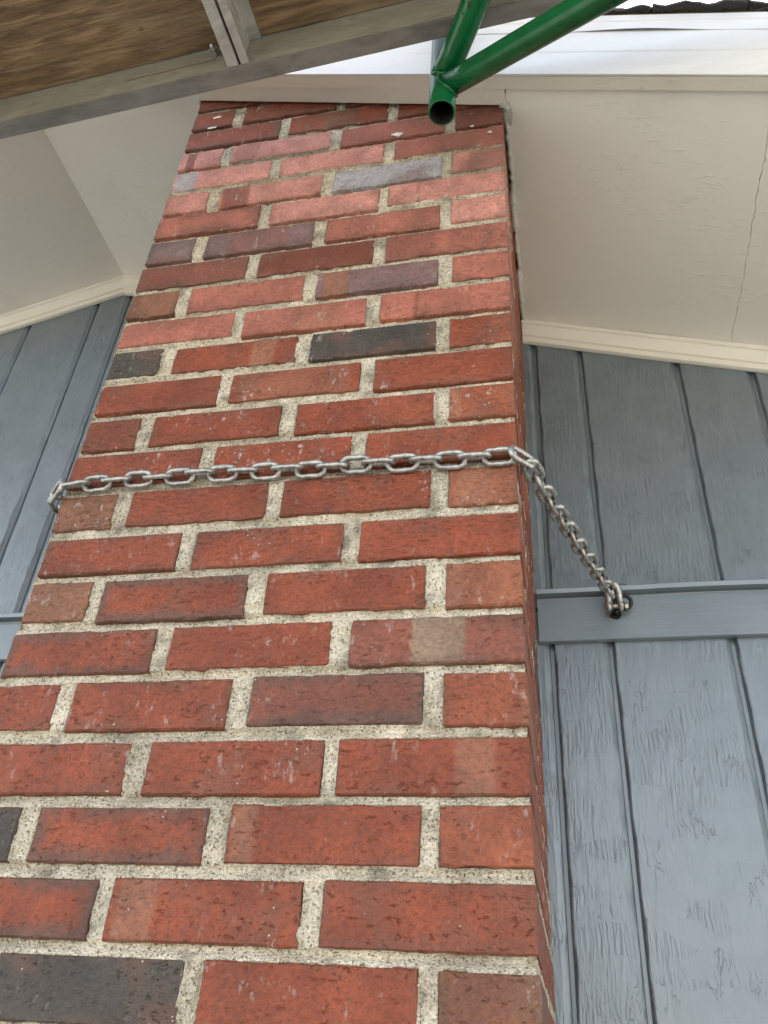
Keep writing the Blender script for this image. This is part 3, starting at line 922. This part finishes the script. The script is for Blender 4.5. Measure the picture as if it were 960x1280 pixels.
# ------------------------------------------------------------------ scaffold plank overhead
plank = tag(empty('scaffold_plank', (0, 0, 1.335 + G)), 'plywood scaffold plank in an aluminium frame, seen from below overhead', 'scaffold plank')
ROT = math.atan2(-0.18229 + 0.13688, 0.64278 + 0.27676)
plank.rotation_euler = (0, 0, ROT)
plank.location = (0.0, -0.1505, 1.335 + G)          # far lower edge of the far rail at x = 0
X0, X1, WID, HT = -1.00, 1.45, 0.68, 0.084
def rail(name, sgn, y0):
    t = 0.0030
    fl = 0.027
    # C-shaped rail: upright web with the flanges turned away from the plywood
    p = [(0, 0), (fl, 0), (fl, t), (t, t), (t, HT + 0.022 - t), (fl, HT + 0.022 - t), (fl, HT + 0.022), (0, HT + 0.022)]
    prof_ = [(y0 + sgn * a, b) for a, b in p]
    if sgn < 0:
        prof_ = prof_[::-1]
    return put(name, sweep_profile(name, prof_, list(np.linspace(X0, X1, 30)), lambda x: 0.0), M['rail'], plank)
rail('side_rail', 1, -0.027)
rail('side_rail', -1, -0.027 - WID)
# lip on the far flange, a darker grey strip than the web
put('rail_lip', sweep_profile('rail_lip', [(-0.0255, -0.0042), (-0.0003, -0.0042), (0.0012, -0.0030), (0.0012, 0.0060), (0.0002, 0.0060), (0.0002, -0.0012), (-0.0255, -0.0012)], list(np.linspace(X0, X1, 60)), lambda x: 0.00025 * math.sin(x * 14)), M['alu_dark'], plank)
put('weld_bead', tube_mesh('weld_bead', [(x, -0.0273, 0.040 + 0.0006 * math.sin(x * 90)) for x in np.linspace(-0.02, 0.15, 60)], 0.0006, 6), M['rust'], plank)
def ply(x0, x1):
    n, m = 24, 6
    V, F = [], []
    for i in range(n + 1):
        for j in range(m + 1):
            x, y = x0 + (x1 - x0) * i / n, -0.0275 - WID + 0.001 + (WID - 0.002) * j / m
            V.append((x, y, HT + 0.0015 * math.sin(x * 5) * math.sin(y * 8)))
    nb = len(V)
    V += [(a, b, c + 0.012) for a, b, c in V]
    for i in range(n):
        for j in range(m):
            a = i * (m + 1) + j
            F += [(a, a + 1, a + m + 2, a + m + 1), (nb + a, nb + a + m + 1, nb + a + m + 2, nb + a + 1)]
    ring = [j for j in range(m)] + [i * (m + 1) + m for i in range(n)] + [n * (m + 1) + j for j in range(m, 0, -1)] + [i * (m + 1) for i in range(n, 0, -1)]
    for i in range(len(ring)):
        a, b = ring[i], ring[(i + 1) % len(ring)]
        F.append((b, a, a + nb, b + nb))
    return put('plywood_panel', mesh('plywood_panel', V, F), M['ply'], plank)
cms = [-0.965, -0.40, 0.200, 0.80, 1.40]
for a, b in zip(cms[:-1], cms[1:]):
    ply(a + 0.0035, b - 0.0035)
for cx in cms:
    # stiffener: two small flanges and an open slot between, cut between the rails
    t = 0.0024
    def strip(x0, x1, z0, z1, nm, m_):
        return put(nm, box_mesh(nm, x0, x1, -0.0278 - WID + 0.0006, -0.0278, z0, z1), m_, plank)
    cmn = strip(cx - 0.0205, cx - 0.0015, 0.000, 0.0032, 'cross_member', M['alu'])
    for x0, x1, z0, z1 in ((cx + 0.0035, cx + 0.0175, 0.000, 0.0032), (cx - 0.0040, cx - 0.0016, 0.0034, HT - 0.002), (cx + 0.0036, cx + 0.0060, 0.0034, HT - 0.002), (cx - 0.0015, cx + 0.0034, 0.018, 0.020), (cx - 0.026, cx + 0.026, HT - 0.0048, HT - 0.0024)):
        o = strip(x0, x1, z0, z1, 'flange', M['alu']); o.parent = cmn
    for yy in (-0.0305, -0.0250 - WID):
        s = -1 if yy > -0.2 else 1
        bo = put('bolt', tube_mesh('bolt', [(cx - 0.053, yy + 0.004 * -s, HT - 0.028), (cx - 0.053, yy + 0.009 * s, HT - 0.028)], 0.0088, 6, smooth=False), M['galv'], plank)
        b2 = put('bolt_shank', tube_mesh('bolt_shank', [(cx - 0.053, yy, HT - 0.028), (cx - 0.053, yy + 0.016 * s, HT - 0.028)], 0.0040, 10), M['galv'], bo)

# ------------------------------------------------------------------ green scaffold frame
LEG = Vector((0.5267, -0.1200, 1.2131))
frame = tag(empty('scaffold', (LEG.x, LEG.y, 0)), 'green painted steel tube scaffold frame with an open tube end above the chimney', 'scaffold')
def fput(name, me, mat, parent=frame):
    o = put(name, me, mat)
    o.parent = parent
    o.location = (-LEG.x, -LEG.y, G) if parent is frame else (0, 0, 0)
    return o
def hollow_tube(name, p0, p1, r, wall_=0.0026, seg=40, n=24):
    p0, p1 = Vector(p0), Vector(p1)
    t = (p1 - p0).normalized()
    u = t.cross(Vector((0, 1, 0.01))).normalized(); w_ = t.cross(u)
    V, F = [], []
    rings = [(0.0, r - wall_), (0.0, r - wall_ + .0005), (0.0, r - .0006), (0.0008, r)] + [(k * (p1 - p0).length / n, r) for k in range(1, n + 1)]
    for s, rr in rings:
        for k in range(seg):
            a = 2 * math.pi * k / seg
            V.append(p0 + t * s + (u * math.cos(a) + w_ * math.sin(a)) * rr)
    for i in range(len(rings) - 1):
        for k in range(seg):
            F.append((i * seg + k, i * seg + (k + 1) % seg, (i + 1) * seg + (k + 1) % seg, (i + 1) * seg + k))
    o = fput(name, mesh(name, V, F, True), M['green'])
    V, F = [], []
    for s in (0.0, (p1 - p0).length):
        for k in range(seg):
            a = 2 * math.pi * k / seg
            V.append(p0 + t * (s + .0002) + (u * math.cos(a) + w_ * math.sin(a)) * (r - wall_))
    F = [(k, seg + k, seg + (k + 1) % seg, (k + 1) % seg) for k in range(seg)] + [tuple(seg + k for k in range(seg))]
    fput('tube_bore', mesh('tube_bore', V, F, True), M['bore'], o)
    return o
hollow_tube('leg', LEG, (LEG.x, LEG.y, 2.35), 0.0212)
JA = Vector((LEG.x, LEG.y, 1.3085)); dA = Vector((0.0770, -0.1310, 0)).normalized()
JB = Vector((LEG.x, LEG.y, 1.2850))
dB = (Vector((0.7059, -0.2579, 1.1423)) - JB).normalized()
EA, EB = JA + dA * 1.30, JB + dB * 1.60
fput('crossbar', tube_mesh('crossbar', [JA + dA * s for s in np.linspace(0.004, 1.30, 24)], 0.0206, 32), M['green'])
fput('brace', tube_mesh('brace', [JB + dB * s for s in np.linspace(0.008, 1.60, 24)], 0.0190, 32), M['green'])
def bead(p, d, r, r_leg):
    d = d.normalized()
    u = d.cross(Vector((0, 0, 1))).normalized(); w_ = d.cross(u)
    pts_ = []
    for k in range(28):
        a = 2 * math.pi * k / 28
        off = u * math.cos(a) * r + w_ * math.sin(a) * r
        # slide along d until outside the leg's round
        for s in np.linspace(0.0, 0.09, 180):
            q = p + off + d * s
            if math.hypot(q.x - LEG.x, q.y - LEG.y) > r_leg:
                break
        pts_.append(q)
    return tube_mesh('weld', pts_, [0.0030 + random.uniform(-.0007, .0008) for _ in pts_], 8, closed=True)
fput('weld', bead(JA, dA, 0.0206, 0.0214), M['green'])
fput('weld', bead(JB, dB, 0.0190, 0.0214), M['green'])
for e, top in ((EA, 1.40), (EB, 0.70)):
    fput('post', tube_mesh('post', [(e.x, e.y, z) for z in np.linspace(-G + 0.006, top, 12)], 0.0212, 24), M['green'])
    fput('foot_plate', box_mesh('foot_plate', e.x - .07, e.x + .07, e.y - .07, e.y + .07, -G + .0005, -G + .006), M['green'])
fput('rung', tube_mesh('rung', [(EA.x, EA.y, -0.9), (EB.x, EB.y, -0.9)], 0.017, 20), M['green'])
fput('rung', tube_mesh('rung', [(EA.x, EA.y, 0.25), (EB.x, EB.y, 0.25)], 0.017, 20), M['green'])
# second trestle carrying the plank's far end, outside the picture
tre = tag(empty('scaffold_trestle', (-0.88, -0.42, 0)), 'green steel trestle under the far end of the scaffold plank', 'scaffold frame')
def tput(name, me):
    o = put(name, me, M['green'], tre); o.location = (0.88, 0.42, G); return o
for yy in (-0.86, -0.12):
    tput('post', tube_mesh('post', [(-0.88, yy, -G + 0.001), (-0.88, yy, 1.31)], 0.0212, 24))
for z in (-0.9, 0.2, 1.3115):
    tput('rung', tube_mesh('rung', [(-0.88, -0.92, z), (-0.88, -0.04, z)], 0.0206, 24))

# ------------------------------------------------------------------ chain, shackle and eye bolt
WIRE, PITCH, LW = 0.0035, 0.0302, 0.0126        # wire radius, link spacing, half-width to wire centre
def link_mesh():
    hl = PITCH / 2 + WIRE                         # half length to wire centre
    rr = LW - WIRE * 1.0
    pts_ = []
    st_ = hl - rr
    for k in range(4):
        pts_.append((-st_ + 2 * st_ * k / 4, -rr, 0))
    for k in range(9):
        a = -math.pi / 2 + math.pi * k / 9
        pts_.append((st_ + rr * math.cos(a), rr * math.sin(a), 0))
    for k in range(4):
        pts_.append((st_ - 2 * st_ * k / 4, rr, 0))
    for k in range(9):
        a = math.pi / 2 + math.pi * k / 9
        pts_.append((-st_ + rr * math.cos(a), rr * math.sin(a), 0))
    rad = [WIRE * (1 + (0.13 if i in (14, 15) else 0) + random.uniform(-.02, .02)) for i in range(len(pts_))]
    return tube_mesh('chain_link', pts_, rad, 12, closed=True)
LINKS = [link_mesh() for _ in range(3)]
for m_ in LINKS:
    m_.materials.append(M['galv'])
path = [(-0.150, 0.494, 0.668), (-0.120, 0.40, 0.650), (-0.080, 0.26, 0.634), (-0.045, 0.12, 0.619), (-0.021, 0.030, 0.610), (-0.0135, 0.008, 0.609), (-0.008, -0.006, 0.611), (0.010, -0.0122, 0.615),
        (0.030, -0.012, 0.618), (0.071, -0.012, 0.620), (0.124, -0.012, 0.620), (0.192, -0.012, 0.6195), (0.293, -0.012, 0.617), (0.368, -0.012, 0.616), (0.441, -0.012, 0.614),
        (0.512, -0.012, 0.613), (0.571, -0.012, 0.6115), (0.600, -0.0122, 0.6115), (0.617, -0.0105, 0.6110), (0.6270, 0.004, 0.6100), (0.6350, 0.028, 0.6095)]
path += [(0.642, 0.055, 0.6105), (0.654, 0.106, 0.619), (0.667, 0.157, 0.628), (0.681, 0.212, 0.637), (0.695, 0.268, 0.646), (0.710, 0.327, 0.6565),
         (0.726, 0.390, 0.668), (0.738, 0.439, 0.677), (0.7455, 0.468, 0.6845)]
pp = np.array(path)
# Catmull-Rom smoothing, then equal spacing
def smooth_path(P, k=14):
    out = []
    for i in range(len(P) - 1):
        p0, p1, p2, p3 = P[max(i - 1, 0)], P[i], P[i + 1], P[min(i + 2, len(P) - 1)]
        for t in np.linspace(0, 1, k, endpoint=False):
            out.append(0.5 * ((2 * p1) + (-p0 + p2) * t + (2 * p0 - 5 * p1 + 4 * p2 - p3) * t ** 2 + (-p0 + 3 * p1 - 3 * p2 + p3) * t ** 3))
    out.append(P[-1])
    return np.array(out)
sp_ = smooth_path(pp)
cl = np.concatenate([[0], np.cumsum(np.linalg.norm(np.diff(sp_, axis=0), axis=1))])
nl = int(round(cl[-1] / PITCH))
at_s = lambda s: np.array([np.interp(s, cl, sp_[:, i]) for i in range(3)])
chain = tag(empty('chain', (W / 2, 0, 0.60 + G)), 'galvanised steel chain wrapped across the front of the brick chimney', 'chain')
for i in range(nl):
    s = cl[-1] * (i + 0.5) / nl
    p = at_s(s)
    t = Vector(at_s(min(s + PITCH / 2, cl[-1])) - at_s(max(s - PITCH / 2, 0))).normalized()
    if -0.004 < p[0] < W + 0.002 and p[1] < 0:            # lying against the brick
        out_ = Vector((0, -1, 0))
    elif p[0] < W / 2:
        out_ = Vector((-1, -0.15, 0)).normalized()
    else:
        out_ = Vector((0.44, 0.04, -0.90)).normalized()
    out_ = (out_ - t * out_.dot(t)).normalized()
    up = t.cross(out_)
    on_wall = abs(out_.y + 1) < 0.05
    roll = (math.radians(24) if i % 2 else math.radians(-56)) if on_wall else (math.radians(12) if i % 2 else math.radians(-74))
    roll += random.uniform(-.16, .16)
    nz_ = out_ * math.cos(roll) + up * math.sin(roll)
    ny_ = nz_.cross(t)
    mt = Matrix((t, ny_, nz_)).transposed().to_4x4()
    q = Vector(p)
    q.z += random.uniform(-.0012, .0012)
    if on_wall:
        q.y = -(WIRE + 0.0010 + (LW - WIRE) * abs(math.sin(roll)) * 0.96)
    mt.translation = q - Vector((W / 2, 0, 0.60))
    o = put('chain_link', LINKS[i % 3], None, chain)
    o.matrix_local = mt
def anchor(loc, flip, lab_e, lab_s):
    """black eye bolt screwed into the trim board, and the steel shackle that joins it to the chain"""
    x, z = loc
    yb = D - 0.012
    e = tag(empty('eye_bolt', (x, yb, z + G)), lab_e, 'eye bolt')
    put('shank', tube_mesh('shank', [(0, 0.012, 0), (0, -0.006, 0.0005), (0.0005, -0.014, 0.004)], 0.0042, 14), M['black'], e)
    put('washer', tube_mesh('washer', [(0, -0.0002, 0), (0, -0.0026, 0)], 0.0085, 18, smooth=False), M['black'], e)
    ring = []
    for k in range(30):
        a = 2 * math.pi * k / 30
        ring.append((flip * (0.013 + 0.0135 * math.cos(a)), -0.016 - 0.005 * math.sin(a), 0.0155 + 0.0105 * math.sin(a)))
    put('eye', tube_mesh('eye', ring, 0.0033, 12, closed=True), M['black'], e)
    put('rust_stain', tube_mesh('rust_stain', [(-0.004, -0.0001, -0.001), (-0.004, -0.0005, -0.001)], 0.0065, 16), M['rust'], e)
    s_ = tag(empty('shackle', (x, yb - 0.02, z + 0.02 + G)), lab_s, 'shackle')
    s_.scale = (1.12, 1.12, 1.12)
    bow = []
    for k in range(22):
        a = math.pi * k / 21
        bow.append((flip * -0.002 + 0.0085 * math.cos(a), -0.002 - 0.005 * math.sin(a), 0.006 + 0.017 * math.sin(a)))
    bow = [(bow[0][0], bow[0][1] + .001, -0.012)] + bow + [(bow[-1][0], bow[-1][1] + .001, -0.012)]
    put('bow', tube_mesh('bow', bow, 0.0050, 14), M['galv'], s_)
    for sx in (-1, 1):
        put('lug', tube_mesh('lug', [(flip * -0.002 + sx * 0.0125, -0.001, -0.0125), (flip * -0.002 + sx * 0.0055, -0.001, -0.0125)], 0.0072, 18), M['galv'], s_)
    pin = put('pin', tube_mesh('pin', [(flip * -0.002 - 0.0165, -0.001, -0.0125), (flip * -0.002 + 0.0165, -0.001, -0.0125)], 0.0036, 14), M['galv'], s_)
    put('pin_head', tube_mesh('pin_head', [(flip * -0.002 + 0.0150, -0.001, -0.0125), (flip * -0.002 + 0.0200, -0.001, -0.0125)], 0.0058, 6, smooth=False), M['galv'], pin)
    put('tie_wire', tube_mesh('tie_wire', [(0.000, -0.004, 0.021), (0.009, -0.006, 0.0235), (0.019, -0.007, 0.0215)], 0.0006, 6), M['black'], s_)
anchor((0.752, 0.668), 1, 'black eye bolt in the grey trim board right of the chimney', 'small steel shackle joining the chain to the black eye bolt')
anchor((-0.155, 0.656), -1, 'black eye bolt in the trim board hidden left of the chimney', 'steel shackle on the hidden left end of the chain')
